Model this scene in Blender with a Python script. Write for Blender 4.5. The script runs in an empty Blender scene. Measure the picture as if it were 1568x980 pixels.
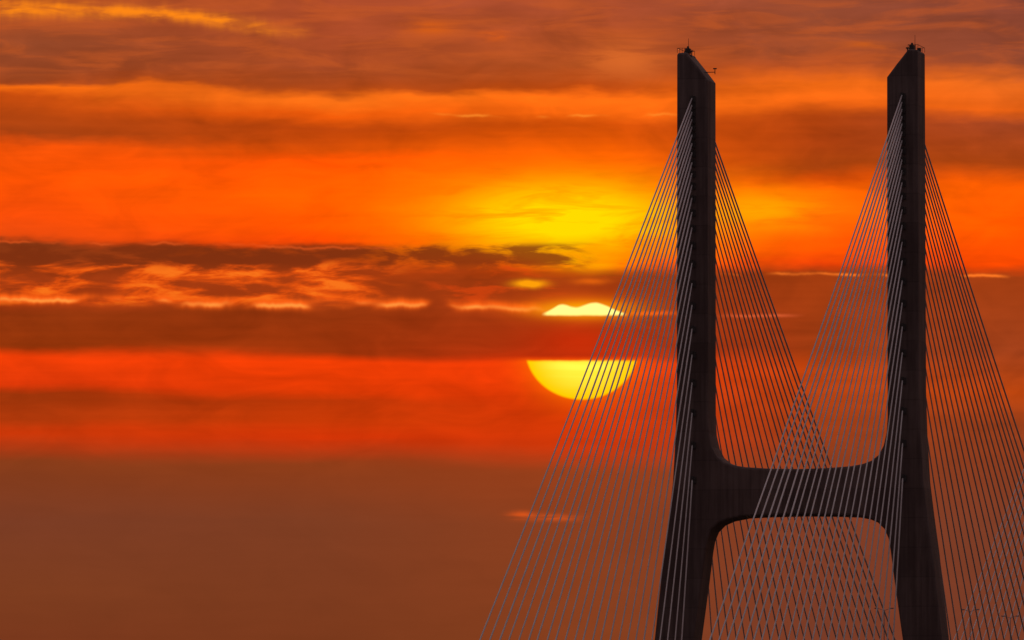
import bpy, bmesh, math, random
from mathutils import Vector
random.seed(4)
scene = bpy.context.scene
S = 18914.0            # sky/feature units per radian
MPX = 1760.0/S         # metres per unit at the pylon
HC = 5.0

# ---------------------------------------------------------------- node helper
class N:
    nt = None
    def __init__(s, sock): s.s = sock
    @staticmethod
    def m(op, a, b=None, c=None, clamp=False):
        n = N.nt.nodes.new('ShaderNodeMath'); n.operation = op; n.use_clamp = clamp
        for i, v in enumerate((a, b, c)):
            if v is None: continue
            if isinstance(v, N): N.nt.links.new(v.s, n.inputs[i])
            else: n.inputs[i].default_value = v
        return N(n.outputs[0])
    def __add__(s, o): return N.m('ADD', s, o)
    __radd__ = __add__
    def __sub__(s, o): return N.m('SUBTRACT', s, o)
    def __rsub__(s, o): return N.m('SUBTRACT', o, s)
    def __mul__(s, o): return N.m('MULTIPLY', s, o)
    __rmul__ = __mul__
    def __truediv__(s, o): return N.m('DIVIDE', s, o)
def comb(x, y, z=0.0):
    n = N.nt.nodes.new('ShaderNodeCombineXYZ')
    for i, v in enumerate((x, y, z)):
        if isinstance(v, N): N.nt.links.new(v.s, n.inputs[i])
        else: n.inputs[i].default_value = v
    return N(n.outputs[0])
def noise(vec, scale=1.0, detail=4.0, rough=0.55, dist=0.0):
    n = N.nt.nodes.new('ShaderNodeTexNoise')
    n.inputs['Scale'].default_value = scale; n.inputs['Detail'].default_value = detail
    n.inputs['Roughness'].default_value = rough; n.inputs['Distortion'].default_value = dist
    N.nt.links.new(vec.s, n.inputs['Vector'])
    return N(n.outputs[0])
def ss(x, a, b, lo=0.0, hi=1.0, kind='SMOOTHSTEP'):
    n = N.nt.nodes.new('ShaderNodeMapRange'); n.interpolation_type = kind
    N.nt.links.new(x.s, n.inputs[0])
    n.inputs[1].default_value = a; n.inputs[2].default_value = b
    n.inputs[3].default_value = lo; n.inputs[4].default_value = hi
    return N(n.outputs[0])
def lin(c): 
    return tuple(((v/255)/12.92 if v/255 <= .04045 else ((v/255+.055)/1.055)**2.4) for v in c)+(1.0,)
def mix(f, a, b, mode='MIX'):
    n = N.nt.nodes.new('ShaderNodeMix'); n.data_type = 'RGBA'; n.blend_type = mode
    for idx, v in ((0, f), (6, a), (7, b)):
        if isinstance(v, N): N.nt.links.new(v.s, n.inputs[idx])
        else: n.inputs[idx].default_value = v
    return N(n.outputs[2])
def ramp(f, stops, rng=1000.0):
    n = N.nt.nodes.new('ShaderNodeValToRGB'); N.nt.links.new(f.s, n.inputs[0])
    e = n.color_ramp.elements
    while len(e) > 1: e.remove(e[-1])
    e[0].position = stops[0][0]/rng; e[0].color = lin(stops[0][1])
    for p, c in stops[1:]:
        k = e.new(p/rng); k.color = lin(c)
    return N(n.outputs[0])
def gauss(u, v, cu, cv, su, sv):
    a = (u-cu)/su; b = (v-cv)/sv
    return N.m('EXPONENT', (a*a+b*b)*-1.0)
def new_mat(name):
    m = bpy.data.materials.new(name); m.use_nodes = True
    m.node_tree.nodes.clear(); N.nt = m.node_tree
    return m

# ---------------------------------------------------------------- sky dome
def sky_material(name, flags):
    # the same cloud recipe everywhere; each patch of the dome only carries the terms that are non-zero there
    m = new_mat(name)
    nt = m.node_tree
    tc = nt.nodes.new('ShaderNodeTexCoord')
    nv = nt.nodes.new('ShaderNodeVectorMath'); nv.operation = 'NORMALIZE'
    nt.links.new(tc.outputs['Object'], nv.inputs[0])
    sp = nt.nodes.new('ShaderNodeSeparateXYZ'); nt.links.new(nv.outputs[0], sp.inputs[0])
    X, Y, Z = N(sp.outputs[0]), N(sp.outputs[1]), N(sp.outputs[2])
    U = N.m('ARCTAN2', X, Y)*S + 784.0
    EL = N.m('ARCSINE', Z)
    V = 1599.0 - EL*S
    if 'far' not in flags:
        win = ss(V,-2450,-1600)*ss(N.m('ABSOLUTE',U-784.0), 4000, 5150, 1, 0)
        w1 = noise(comb(U/380.0, V/90.0, 1.3), 1, 1, .5) - 0.5
        w2 = noise(comb(U/95.0, V/30.0, 7.7), 1, 3, .62) - 0.5
        calm = ss(V, 380, 560, 1.0, .45)*win
        f = (V + (w1*44.0 + w2*26.0)*calm)/1000.0
    else:
        f = V/1000.0
    R1 = ramp(f, [(0,(168,74,32)),(60,(142,68,38)),(116,(142,64,32)),(128,(158,66,26)),(136,(242,106,16)),(150,(198,76,14)),
      (180,(168,64,14)),(208,(158,61,16)),(226,(236,80,8)),(280,(250,82,4)),(340,(238,74,8)),(366,(214,68,12)),(376,(122,50,18)),
      (410,(146,54,16)),(458,(162,56,16)),(476,(138,50,12)),(530,(144,51,10)),(545,(232,60,6)),(590,(216,55,8)),
      (606,(150,50,10)),(642,(170,54,10)),(662,(200,54,8)),(704,(134,59,25)),(800,(122,60,36)),(902,(124,60,31)),(990,(120,55,28))])
    R2 = ramp(f, [(0,(166,72,40)),(100,(156,68,33)),(132,(168,68,20)),(146,(252,114,22)),(168,(232,88,10)),
      (190,(178,64,10)),(228,(200,72,6)),(243,(252,82,2)),(300,(255,92,0)),(350,(255,84,0)),(374,(244,70,2)),(386,(148,54,12)),
      (415,(158,56,15)),(462,(150,54,15)),(478,(142,50,12)),(540,(152,50,10)),(554,(234,60,4)),(600,(214,55,4)),
      (615,(170,49,6)),(645,(196,56,6)),(670,(208,51,6)),(712,(142,60,24)),(800,(126,61,34)),(985,(122,57,28))])
    R3 = ramp(f, [(0,(164,74,44)),(95,(168,74,30)),(134,(174,67,14)),(150,(250,108,18)),(176,(238,98,14)),(195,(204,77,8)),
      (240,(246,94,2)),(280,(255,116,0)),(340,(255,128,0)),(380,(255,116,0)),(400,(252,98,0)),(416,(190,66,10)),
      (430,(150,54,13)),(470,(162,54,15)),(520,(166,48,12)),(548,(178,45,10)),(558,(232,58,6)),(620,(210,54,5)),
      (655,(210,55,6)),(680,(202,54,9)),(724,(150,62,26)),(800,(138,62,30)),(985,(132,62,30))])
    R4 = ramp(f, [(0,(142,70,46)),(80,(140,67,40)),(102,(170,74,32)),(125,(238,104,20)),(160,(232,98,18)),(182,(178,67,15)),
      (220,(166,61,14)),(256,(156,60,12)),(276,(200,70,6)),(296,(255,102,2)),(340,(255,106,4)),(380,(248,82,2)),(404,(222,62,6)),
      (418,(150,55,14)),(535,(152,56,17)),(570,(186,65,12)),(640,(160,60,18)),(700,(142,60,28)),(780,(128,60,36)),(985,(118,58,38))])
    R5 = ramp(f, [(0,(132,65,48)),(100,(142,69,44)),(122,(226,102,28)),(165,(230,96,20)),(186,(160,67,32)),(255,(166,65,16)),
      (284,(244,90,2)),(350,(255,86,0)),(405,(246,72,2)),(424,(158,60,18)),(540,(152,60,24)),(598,(178,65,14)),(650,(146,60,25)),
      (800,(126,61,38)),(985,(116,58,38))])
    c = mix(ss(U,60,500,kind='LINEAR'), R1, R2)
    c = mix(ss(U,500,860,kind='LINEAR'), c, R3)
    c = mix(ss(U,930,1250,kind='LINEAR'), c, R4)
    c = mix(ss(U,1250,1540,kind='LINEAR'), c, R5)
    if 'far' not in flags:
        st = noise(comb(U/400.0, V/18.0, 11.0), 1, 2, .55)
        st2 = noise(comb(U/130.0, V/55.0, 19.0), 1, 3, .55, .8)
        amp = ss(V, 600, 750, 1.0, .22)*win
        gain = 1.0 + ((st-0.5)*0.36 + (st2-0.5)*0.75 + .09)*amp
        c = mix(1.0, c, comb(gain, gain, gain), 'MULTIPLY')
    if flags & {'glow','top','low'}:
        n3 = noise(comb(U/150.0, V/26.0, 5.0), 1, 4, .6, .6)
    if 'glow' in flags:
        gy0 = gauss(U, V, 875, 330, 190, 55)*ss(V + w2*30.0,388,412,1,0)
        c = mix(gy0*.55, c, lin((255,160,0)))
        gy = gauss(U, V, 862, 334, 135, 43)*ss(n3,.26,.60,.35,1.4)*ss(V + w2*30.0,388,412,1,0)
        c = mix(N.m('MINIMUM', gy, 1.0), c, lin((255,220,0)))
        gy2 = gauss(U, V, 1165, 322, 85, 26)*ss(n3,.32,.62,.2,1.0)
        c = mix(gy2*.75, c, lin((255,175,0)))
        gy3 = gauss(U, V, 893, 402, 58, 13)*ss(n3,.3,.6,.5,1.0)
        c = mix(gy3*.95, c, lin((255,180,0)))
    if flags & {'bank','top','sun','low'}:
        wob = (noise(comb(U/48.0, 0.5, 4.4),1,3,.62)-0.5)*22.0
        wob2 = w1*26.0
    if flags & {'bank','top'}:
        nb = noise(comb(U/95.0, V/24.0, 2.0), 1, 4, .58, .35)
        br = noise(comb(U/70.0, V/30.0, 14.0),1,1,.5)
    def rim(v0, slope, width, u0, u1, col, s, wb=1.0, fade=60, thr=(.40,.62)):
        d = (V - v0 - U*slope - wob*wb - wob2*wb)/width
        g = N.m('EXPONENT', d*d*-1.0)*ss(U,u0,u0+fade)*ss(U,u1-fade,u1,1,0)*ss(br,*thr)
        return mix(N.m('MINIMUM', g*s, 1.0), c, lin(col))
    if 'bank' in flags:
        m1 = ss(V + w2*20.0,394,414)*ss(V,458,472,1,0)*ss(U,540,640,1,0)*ss(U,-200,150,.8,1.0)
        c = mix(ss(nb,.40,.60)*m1*.9, c, lin((240,86,14)))
        c = mix(ss(nb,.52,.68)*m1*.7, c, lin((255,126,30)))
        m1b = ss(V,385,400)*ss(V,462,472,1,0)*ss(U,620,700)*ss(U,930,1040,1,0)
        c = mix(ss(nb,.52,.68)*m1b*.6, c, lin((222,70,14)))
        md = ss(V,368,380)*ss(V,400,425,1,0)*ss(U,860,930,1,0)
        c = mix(ss(nb,.42,.60,1,0)*md*.85, c, lin((124,47,16)))
        c = rim(461, .012, 7.0, -700, 860, (252,96,20), 1.2, .8, thr=(.28,.56))
        c = rim(463, .012, 3.0, -700, 860, (255,150,60), 1.0, .8, thr=(.36,.58))
        c = rim(371, .012, 2.0, -700, 620, (236,90,30), .5, .8)
        c = rim(406, .011, 2.2, 1090, 1900, (255,120,36), 1.0, .5, thr=(.42,.60))
        c = rim(484, .0, 2.5, 1085, 1240, (225,95,50), .8, .25, thr=(.3,.5))
        c = rim(480, .0, 3.5, 930, 1060, (250,95,20), .9, .25, thr=(.3,.5))
    if 'top' in flags:
        veil = ss(n3,.42,.68)*ss(V,100,135,1,0)*ss(V,-500,-150)*ss(U,-900,-300)
        c = mix(veil*.45, c, lin((205,92,36)))
        c = rim(176, .0, 2.0, 640, 1060, (255,140,40), .7, .5, thr=(.45,.6))
        crest = (V - 18.0 - ss(U,180,470,0,30) - wob*1.1 - wob2*.6)/ss(U,60,420,12,9,kind='LINEAR')
        g = N.m('EXPONENT', crest*crest*-1.0)*ss(U,400,490,1,0)*ss(nb,.34,.58,.25,1)*ss(U,-900,-300)
        c = mix(g, c, lin((255,136,22)))
        for (cu,cv,su,sv,col,s_) in [(660,42,38,10,(220,96,20),.85),(757,54,22,7,(228,96,20),.85),(955,92,62,28,(220,106,42),.85),
                            (1335,69,48,6,(205,92,24),.8)]:
            g = gauss(U, V + wob*.4, cu, cv, su, sv)*ss(n3,.34,.56,.25,1.0)
            c = mix(g*s_, c, lin(col))
    if 'low' in flags:
        for (cu,cv,su,sv,col,s_) in [(800,790,20,6,(230,88,26),.8),(850,793,34,5,(215,85,30),.8)]:
            g = gauss(U, V + wob*.4, cu, cv, su, sv)*ss(n3,.36,.58,.2,1.0)
            c = mix(g*s_, c, lin(col))
    if 'sun' in flags:
        c = mix(N.m('MINIMUM',gauss(U,V+wob*.4,811,435,22,5.5)*1.5,1.0), c, lin((255,160,10)))
        c = mix(gauss(U,V+wob*.3,905,431,26,5)*.6, c, lin((250,110,14)))
        c = mix(gauss(U,V,892,522,78,26)*.6, c, lin((216,46,6)))
        du = (U-891.0)/88.0; dv = (V-533.0)/80.0
        r = N.m('SQRT', du*du+dv*dv)
        disc = ss(r, .95, 1.015, 1, 0)
        lowe = V + wob*.14
        low = ss(lowe, 550.0, 555.5)
        a1=(U-860.0)/17.0; a2=(U-912.0)/24.0; a3=(U-895.0)/50.0; a4=N.m('ABSOLUTE',a3)
        hgt = N.m('EXPONENT', a1*a1*-1.0)*9.0 + N.m('EXPONENT', a2*a2*-1.0)*11.0 + N.m('EXPONENT', N.m('POWER',a4,4.0)*-.6)*7.0 + wob*.2
        slit = ss(V - 482.0 + hgt, -2.5, 2.5)*ss(V + wob*.14, 480, 485.5, 1, 0)*ss(a4,1.1,1.34,1,0)
        halo = N.m('EXPONENT', N.m('MAXIMUM', r-.97, 0.0)*-5.5)*ss(r,1.3,2.0,1,0)
        c = mix(halo*ss(lowe,545,556)*.8, c, lin((255,100,2)))
        c = mix(gauss(U,V,895,472,80,18)*.9, c, lin((252,104,4)))
        c = mix(gauss(U,V,893,474,62,11)*.85, c, lin((255,180,8)))
        core = mix(ss(r,.35,1.0), (1.25,1.0,.075,1), (1.12,.62,.0,1))
        sunC = mix(ss(st,.45,.62)*.3, core, (1.15,.70,0,1))
        c = mix(disc*low, c, sunC)
        c = mix(slit, c, (1.25,1.1,.28,1))
    if 'far' in flags:
        up = ss(EL, math.radians(8), math.radians(45))
        c = mix(up, c, (.31,.268,.30,1))
        away = ss(Y, -0.25, .85, 1, 0)*ss(EL, math.radians(12), math.radians(60), 1, 0)
        c = mix(away, c, (.085,.045,.048,1))
    em = nt.nodes.new('ShaderNodeEmission'); nt.links.new(c.s, em.inputs[0]); em.inputs[1].default_value = 1.0
    out = nt.nodes.new('ShaderNodeOutputMaterial'); nt.links.new(em.outputs[0], out.inputs[0])
    m.cycles.emission_sampling = 'NONE'
    return m

def mesh_obj(name, bm, mat, parent=None, smooth=False):
    me = bpy.data.meshes.new(name); bm.to_mesh(me); bm.free()
    if smooth:
        for p in me.polygons: p.use_smooth = True
    o = bpy.data.objects.new(name, me); bpy.context.collection.objects.link(o)
    for mm in (mat if isinstance(mat,(list,tuple)) else [mat]): me.materials.append(mm)
    if parent: o.parent = parent
    return o

RAD = 30000.0
# azimuth (as U) and elevation (as V) lines of the dome
Ue = [-4500,480,690,1095,1450,6000]
Ve = [1640,720,500,350,215,-2000]
def subdiv(edges, step):
    out=[]
    for a,b in zip(edges[:-1],edges[1:]):
        n=max(1,int(math.ceil(abs(b-a)/step)))
        out += [(a+(b-a)*i/n) for i in range(n)]
    return out+[edges[-1]]
full = 2*math.pi*S
ucols = subdiv(Ue, 1000)
rest = full-(ucols[-1]-ucols[0]); nr=84
ucols_all = ucols + [ucols[-1]+rest*i/nr for i in range(1,nr)]
vrows = [2300] + subdiv(Ve, 1000)
topel = math.radians(89.0); e0=(1599+2000)/S
vrows_el = [(1599-v)/S for v in vrows] + [e0+(topel-e0)*i/22 for i in range(1,23)]
bm = bmesh.new(); grid=[]
for e in vrows_el:
    grid.append([bm.verts.new((RAD*math.cos(e)*math.sin((u-784)/S), RAD*math.cos(e)*math.cos((u-784)/S), RAD*math.sin(e))) for u in ucols_all])
mats=[]; keys={}
def mat_idx(fl):
    k=tuple(sorted(fl))
    if k not in keys:
        keys[k]=len(mats); mats.append(sky_material("sunset_sky_"+("_".join(k) if k else "haze"), set(fl)))
    return keys[k]
nC=len(ucols_all)
for i in range(len(vrows_el)-1):
    vm = 1599-S*(vrows_el[i]+vrows_el[i+1])/2
    for j in range(nC):
        k=(j+1)%nC
        fc=bm.faces.new((grid[i][j],grid[i][k],grid[i+1][k],grid[i+1][j]))
        um = (ucols_all[j]+ucols_all[k])/2 if k else 1e6
        if k==0 or um>6000 or um<-4500 or vm<-2000 or vm>1640: fl={'far'}
        else:
            fl=set()
            incol = 690<um<1095; mid = 480<um<1450
            if vm<215: fl={'top'}
            elif vm<350: fl={'glow'} if mid else set()
            elif vm<500:
                fl={'bank'}
                if mid: fl.add('glow')
                if incol: fl.add('sun')
            elif vm<720: fl={'sun'} if incol else set()
            else: fl={'low'} if incol else set()
        fc.material_index = mat_idx(fl)
bm.faces.new(grid[-1]).material_index = mat_idx({'far'})
sky = mesh_obj("sky", bm, mats)
sky.location = (0,0,HC)
sky.visible_shadow = False

# ---------------------------------------------------------------- materials
def principled(m, base, rough, bump=None, metallic=0.0, bstr=.3, spec=.5):
    nt = m.node_tree
    b = nt.nodes.new('ShaderNodeBsdfPrincipled')
    if isinstance(base, N): nt.links.new(base.s, b.inputs['Base Color'])
    else: b.inputs['Base Color'].default_value = base
    b.inputs['Roughness'].default_value = rough
    b.inputs['Metallic'].default_value = metallic
    b.inputs['Specular IOR Level'].default_value = spec
    if bump is not None:
        bp = nt.nodes.new('ShaderNodeBump'); bp.inputs['Strength'].default_value = bstr
        nt.links.new(bump.s, bp.inputs['Height']); nt.links.new(bp.outputs[0], b.inputs['Normal'])
    out = nt.nodes.new('ShaderNodeOutputMaterial'); nt.links.new(b.outputs[0], out.inputs[0])
    return m
def objco():
    t = N.nt.nodes.new('ShaderNodeTexCoord')
    sp = N.nt.nodes.new('ShaderNodeSeparateXYZ'); N.nt.links.new(t.outputs['Object'], sp.inputs[0])
    return N(sp.outputs[0]),N(sp.outputs[1]),N(sp.outputs[2])

m_conc = new_mat("weathered_concrete")
x,y,z = objco()
n_big = noise(comb(x/6.0,y/6.0,z/14.0),1,4,.6)
n_run = noise(comb(x/.6,y/.6,z/16.0),1,4,.6)
lift = N.m('FRACT', z/4.2)
joint = ss(N.m('ABSOLUTE', lift-0.5), .47,.495)
liftid = noise(comb(0.3, 0.7, N.m('FLOOR', z/4.2)*3.7),1,0,.5)
t = n_big*.5 + n_run*.4 + liftid*.15
colr = mix(ss(t,.42,.72), (.085,.058,.054,1), (.18,.13,.12,1))
colr = mix(joint*.3, colr, (.04,.03,.03,1))
principled(m_conc, colr, .9, spec=.15)

m_cable = new_mat("cable_sheath")
x,y,z = objco()
colr = mix(noise(comb(x/3.0,y/3.0,z/3.0),1,2,.6), (.42,.37,.36,1), (.62,.56,.55,1))
principled(m_cable, colr, .6, spec=.25)

m_steel = new_mat("dark_steel")
x,y,z = objco()
principled(m_steel, mix(noise(comb(x,y,z),2,2,.6), (.03,.028,.028,1), (.07,.06,.055,1)), .6, metallic=.3)

m_galv = new_mat("galvanised_steel")
x,y,z = objco()
principled(m_galv, mix(noise(comb(x,y,z),2,2,.6), (.22,.2,.2,1), (.32,.3,.3,1)), .6)

m_asph = new_mat("asphalt")
x,y,z = objco()
principled(m_asph, mix(noise(comb(x,y,z),.5,4,.6), (.04,.04,.042,1), (.06,.06,.06,1)), .9)
m_paint = new_mat("road_paint")
x,y,z = objco()
principled(m_paint, mix(noise(comb(x,y,z),1,3,.6), (.7,.7,.68,1), (.8,.8,.78,1)), .7)

m_water = new_mat("estuary_water")
x,y,z = objco()
wv = noise(comb(x/5.0,y/2.5,0.0),1,4,.6)
principled(m_water, (.012,.014,.017,1), .12, wv, bstr=.5)

# ---------------------------------------------------------------- water
bm = bmesh.new()
bmesh.ops.create_grid(bm, x_segments=8, y_segments=8, size=29500)
water = mesh_obj("water", bm, m_water)

# ---------------------------------------------------------------- bridge
TH = math.radians(10.85)
bridge = bpy.data.objects.new("cable_stayed_bridge", None)
bpy.context.collection.objects.link(bridge)
bridge.location = (41.3, 1760.0, 0.0)
bridge.rotation_euler = (0,0,-TH)
# local: +X = right along the portal, -Y = near span (towards viewer), +Y = main span
def zz(v): return HC + (1601.0-v)*MPX
def uu(u): return u*MPX/0.984
MAIN = 412.0
DEP = 3.5

inner_top = [(137,122),(137,643),(135.5,666),(131,686),(124,700),(113,709),(98,714.5),(80,717.5),(45,720),(0,721)]
inner_bot = [(0,791),(50,792),(85,793.5),(108,798),(122,804),(132,814),(138,828),(141,845),(148,900),(159,980),(183,1120)]
outer = [(184,80),(184.5,350),(185,600),(187,670),(191,740),(197,790),(205,850),(219,980),(238,1120)]
outline_in = [(uu(a),zz(b)) for a,b in inner_bot] + [(19.6,40.0),(24.5,3.0)]
outline_out = [(uu(a),zz(b)) for a,b in outer] + [(24.8,40.0),(31.0,3.0)]

def add_prism(bm, pts, y0, y1):
    a = [bm.verts.new((px,y0,pz)) for px,pz in pts]
    b = [bm.verts.new((px,y1,pz)) for px,pz in pts]
    bm.faces.new(a); bm.faces.new(b[::-1])
    n=len(pts)
    for i in range(n):
        j=(i+1)%n
        bm.faces.new((a[i],b[i],b[j],a[j]))
def box(bm, cx,cy,cz,sx,sy,sz):
    vs = bmesh.ops.create_cube(bm, size=1.0)['verts']
    for v in vs: v.co = Vector((cx+v.co.x*sx, cy+v.co.y*sy, cz+v.co.z*sz))
def tube(bm, p0, p1, r0, r1=None, seg=8, sag=0.0, n=1):
    if r1 is None: r1=r0
    p0=Vector(p0); p1=Vector(p1)
    d=(p1-p0).normalized(); s=d.cross(Vector((1,0,0)))
    if s.length<.1: s=d.cross(Vector((0,1,0)))
    s.normalize(); t=d.cross(s)
    rings=[]
    for k in range(n+1):
        f=k/n; c=p0.lerp(p1,f)-Vector((0,0,sag*4*f*(1-f))); r=r0+(r1-r0)*f
        rings.append([bm.verts.new(c+s*math.cos(2*math.pi*i/seg)*r+t*math.sin(2*math.pi*i/seg)*r) for i in range(seg)])
    for k in range(n):
        for i in range(seg):
            j=(i+1)%seg
            bm.faces.new((rings[k][i],rings[k][j],rings[k+1][j],rings[k+1][i]))
    bm.faces.new(rings[0][::-1]); bm.faces.new(rings[-1])

NC = 24
def anchor_v(i): return 150 + 10.5*i + 0.0282*i**3
UA = uu(160.5)

def deck_z(y):
    if 0 <= y <= MAIN: return 50.0 + 8.0*math.sin(math.pi*y/MAIN)**.8
    d = -y if y < 0 else y-MAIN
    return 50.0 - 0.008*d - (0.00012*max(0,d-120)**2 if d<420 else 0.00012*300**2+ .072*(d-420))
def dz(y): return max(14.0, deck_z(y))

def build_pylon(oy, name):
    e = bpy.data.objects.new(name, None); bpy.context.collection.objects.link(e); e.parent = bridge; e.location=(0,oy,0)
    bm = bmesh.new()
    L = [(uu(a),zz(b)) for a,b in inner_top]
    right = []
    right += [(uu(0),zz(721))] + [(p) for p in L[::-1][1:]]
    right += [(uu(152),zz(102)), (uu(167),zz(83)), (uu(168),zz(79))]
    right += outline_out
    right += outline_in[::-1]
    left = [(-a,b) for a,b in right[::-1] if a>0.001]
    add_prism(bm, right+left, -DEP, DEP)
    bmesh.ops.recalc_face_normals(bm, faces=bm.faces)
    body = mesh_obj("portal_legs", bm, m_conc, e)
    bv = body.modifiers.new("edge","BEVEL"); bv.width=.3; bv.segments=2; bv.limit_method='ANGLE'; bv.angle_limit=math.radians(50)
    bm = bmesh.new()
    for sx in (-1,1):
        box(bm, sx*27.5,0,1.5,13,17,5.0)
    f = mesh_obj("foundation", bm, m_conc, e)
    b2=f.modifiers.new("edge","BEVEL"); b2.width=.6; b2.segments=2
    bm = bmesh.new()
    for sx in (-1,1):
        for i in range(NC):
            zc = zz(anchor_v(i))
            for sy in (-1,1):
                box(bm, sx*UA+.3, sy*(DEP+.08), zc-.2, .4,.3,.9)
                box(bm, sx*UA, sy*(DEP+.12), zc+.1, .4,.4,.5)
    mesh_obj("anchor_housings", bm, m_steel, e)
    bm = bmesh.new()
    for sx in (-1,1):
        zt = zz(79)
        xa = sx*uu(176)
        for k in range(5):
            xx = sx*(uu(169)+k*(uu(184)-uu(169))/4)
            for yy in (-DEP+.4, DEP-.4): box(bm, xx,yy,zt+.3,.05,.05,.7)
        for yy in (-DEP+.4, DEP-.4): box(bm, xa,yy,zt+.62,uu(15),.05,.05)
        for xx in (sx*uu(169), sx*uu(183.5)): box(bm, xx,0,zt+.62,.05,2*DEP-.9,.05)
        box(bm, sx*uu(171.5), -1.0, zt+.35, .7,1.0,.7)
        box(bm, sx*uu(179), 1.2, zt+.2, .45,.7,.45)
        tube(bm,(sx*uu(171.5),-1.0,zt+.7),(sx*uu(171.5),-1.0,zt+1.05),.2,.13)
        tube(bm,(sx*uu(165.5),-1.6,zt-1.3),(sx*uu(165.5),-1.6,zt+.2),.08,.08)
        box(bm, sx*uu(165.5), -1.6, zt+.25, .4,.4,.22)
        tube(bm,(sx*uu(173.5),0.5,zt),(sx*uu(173.5),0.5,zt+2.3),.045,.025)
    xb=-uu(150); zb=zz(108)
    tube(bm,(xb,0,zb+.05),(xb+uu(18),0,zb+.05),.07,.05)
    tube(bm,(xb+uu(18),0,zb-.25),(xb+uu(18),0,zb+.55),.06)
    box(bm, xb+uu(18),0,zb+.55,.5,.3,.16)
    mesh_obj("roof_railings_and_masts", bm, m_steel, e)
    return e

def build_fan(name, oy, direction, length, inner_t=17.0, r=.096):
    bm = bmesh.new(); bd = bmesh.new()
    for sx in (-1,1):
        for i in range(NC):
            f = i/(NC-1)
            t = length + (inner_t-length)*f + (random.uniform(-.5,.5) if 0<i<NC-1 else 0)
            yy = oy + direction*t
            p0 = (sx*UA, oy+direction*(DEP+.1), zz(anchor_v(i)))
            p1 = (sx*UA, yy, dz(yy)+.4)
            Ln = (Vector(p0)-Vector(p1)).length
            rr = r*(1.0 + .15*(1-f)) * random.uniform(.92,1.08)
            tube(bm, p0, p1, rr, seg=10, sag=Ln*Ln*1.6e-5*random.uniform(.7,1.4), n=10)
            q = Vector(p1).lerp(Vector(p0), 4.5/Ln)
            tube(bd, p1, q, .24, .2)
    mesh_obj(name, bm, m_cable, bridge, smooth=True)
    mesh_obj(name+"_anchor_tubes", bd, m_steel, bridge)

p1 = build_pylon(0, "portal_pylon")
p2 = build_pylon(MAIN, "far_portal_pylon")
build_fan("side_span_stay_cables", 0, -1, 180.0)
build_fan("main_span_stay_cables", 0, 1, 205.0)
build_fan("far_main_span_stay_cables", MAIN, -1, 203.0, r=.075)
build_fan("far_side_span_stay_cables", MAIN, 1, 182.0)

# deck
ys=[]; yv=-1500.0
while yv<=2400: ys.append(yv); yv+=15.0
bm=bmesh.new(); br_=bmesh.new(); bl=bmesh.new()
sec=[(-17,0),(-17,-.9),(-13,-2.4),(13,-2.4),(17,-.9),(17,0),(16.7,0),(16.7,.9),(16.4,.9),(16.4,0.0),(13.9,0),(13.9,.8),(13.6,.8),(13.6,0),
     (-13.6,0),(-13.6,.8),(-13.9,.8),(-13.9,0),(-16.4,0),(-16.4,.9),(-16.7,.9),(-16.7,0)]
prev=None; pr=None
for yv in ys:
    z0=dz(yv)
    ring=[bm.verts.new((a,yv,z0+b)) for a,b in sec]
    rr=[br_.verts.new((a,yv,z0+.05)) for a in (-13.5,13.5)]
    if prev:
        for i in range(len(sec)):
            j=(i+1)%len(sec); bm.faces.new((prev[i],prev[j],ring[j],ring[i]))
        br_.faces.new((pr[0],pr[1],rr[1],rr[0]))
    prev=ring; pr=rr
    for xl in (-9.2,-5.5,-1.8,1.8,5.5,9.2):
        vs=[bl.verts.new(c) for c in ((xl-.08,yv,z0+.056),(xl+.08,yv,z0+.056),(xl+.08,yv+5,z0+(dz(yv+15)-z0)/3+.056),(xl-.08,yv+5,z0+(dz(yv+15)-z0)/3+.056))]
        bl.faces.new(vs)
bmesh.ops.recalc_face_normals(bm, faces=bm.faces)
mesh_obj("deck_girder", bm, m_conc, bridge)
mesh_obj("carriageway", br_, m_asph, bridge)
mesh_obj("lane_markings", bl, m_paint, bridge)
bm=bmesh.new()
for yv in list(range(-1480,-190,60))+list(range(int(MAIN)+200,2380,60)):
    for sx in (-1,1):
        h=dz(yv)-2.5
        tube(bm,(sx*9,yv,-2),(sx*9,yv,h),1.5,1.3,seg=16)
    box(bm,0,yv,dz(yv)-3.0,24,2.4,1.3)
mesh_obj("viaduct_piers", bm, m_conc, bridge)

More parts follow.
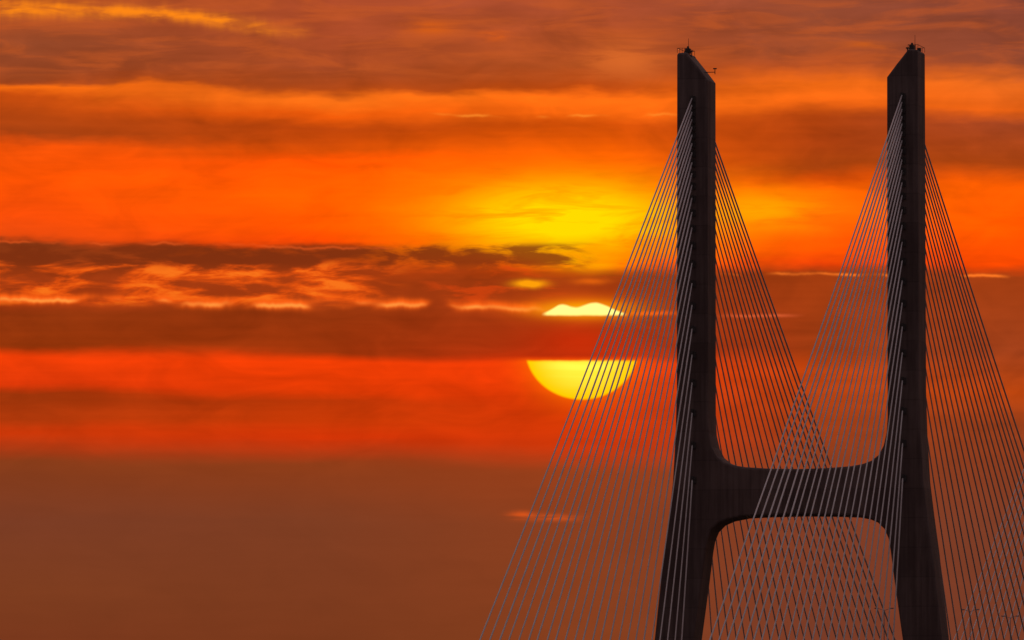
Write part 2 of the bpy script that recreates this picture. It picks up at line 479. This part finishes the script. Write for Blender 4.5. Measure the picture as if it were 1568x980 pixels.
def lamp_mesh():
    bm=bmesh.new()
    tube(bm,(0,0,0),(0,0,14.6),.13,.05,seg=10)
    box(bm,0,0,.3,.5,.5,.6)
    for s in (-1,1):
        tube(bm,(0,0,14.55),(s*.9,0,14.85),.04,.035)
        box(bm,s*1.15,0,14.87,.6,.26,.12)
        box(bm,s*1.15,0,14.79,.4,.2,.05)
    me=bpy.data.meshes.new("street_lamp"); bm.to_mesh(me); bm.free(); me.materials.append(m_galv)
    return me
lm=lamp_mesh()
for yv in (74,116,158,200,242,284):
    o=bpy.data.objects.new("street_lamp", lm); bpy.context.collection.objects.link(o)
    loc = Vector((0, yv, dz(yv)))
    ca,sa=math.cos(-TH),math.sin(-TH)
    o.location=(41.3+loc.x*ca-loc.y*sa, 1760+loc.x*sa+loc.y*ca, loc.z)
    o.rotation_euler=(0,0,-TH)

# ---------------------------------------------------------------- sun + world
sun_el = (1599-533)/S; sun_az=(891-784)/S
sd = bpy.data.lights.new("sun","SUN"); sd.energy=2.0; sd.angle=math.radians(.5); sd.color=(1,.42,.14)
so = bpy.data.objects.new("sun", sd); bpy.context.collection.objects.link(so)
dirv = Vector((math.sin(sun_az)*math.cos(sun_el), math.cos(sun_az)*math.cos(sun_el), math.sin(sun_el)))
so.rotation_euler = dirv.to_track_quat('Z','Y').to_euler()
so.location = dirv*4000
w = bpy.data.worlds.new("World"); scene.world=w; w.use_nodes=True
nt=w.node_tree; bg=nt.nodes['Background']; bg.inputs[1].default_value=.05
st=nt.nodes.new('ShaderNodeTexSky'); st.sky_type='NISHITA'; st.sun_disc=False
st.sun_elevation=sun_el; st.sun_rotation=sun_az
nt.links.new(st.outputs[0], bg.inputs[0])

# ---------------------------------------------------------------- camera
cd=bpy.data.cameras.new("camera"); co=bpy.data.objects.new("camera",cd); bpy.context.collection.objects.link(co)
cd.sensor_width=36; cd.lens=36*S/1568.0
cd.clip_start=1; cd.clip_end=80000
co.location=(0,0,HC)
co.rotation_euler=(math.radians(90)+(1599-490)/S,0,0)
scene.camera=co
scene.view_settings.view_transform='Standard'
scene.view_settings.look='None'; scene.view_settings.exposure=0
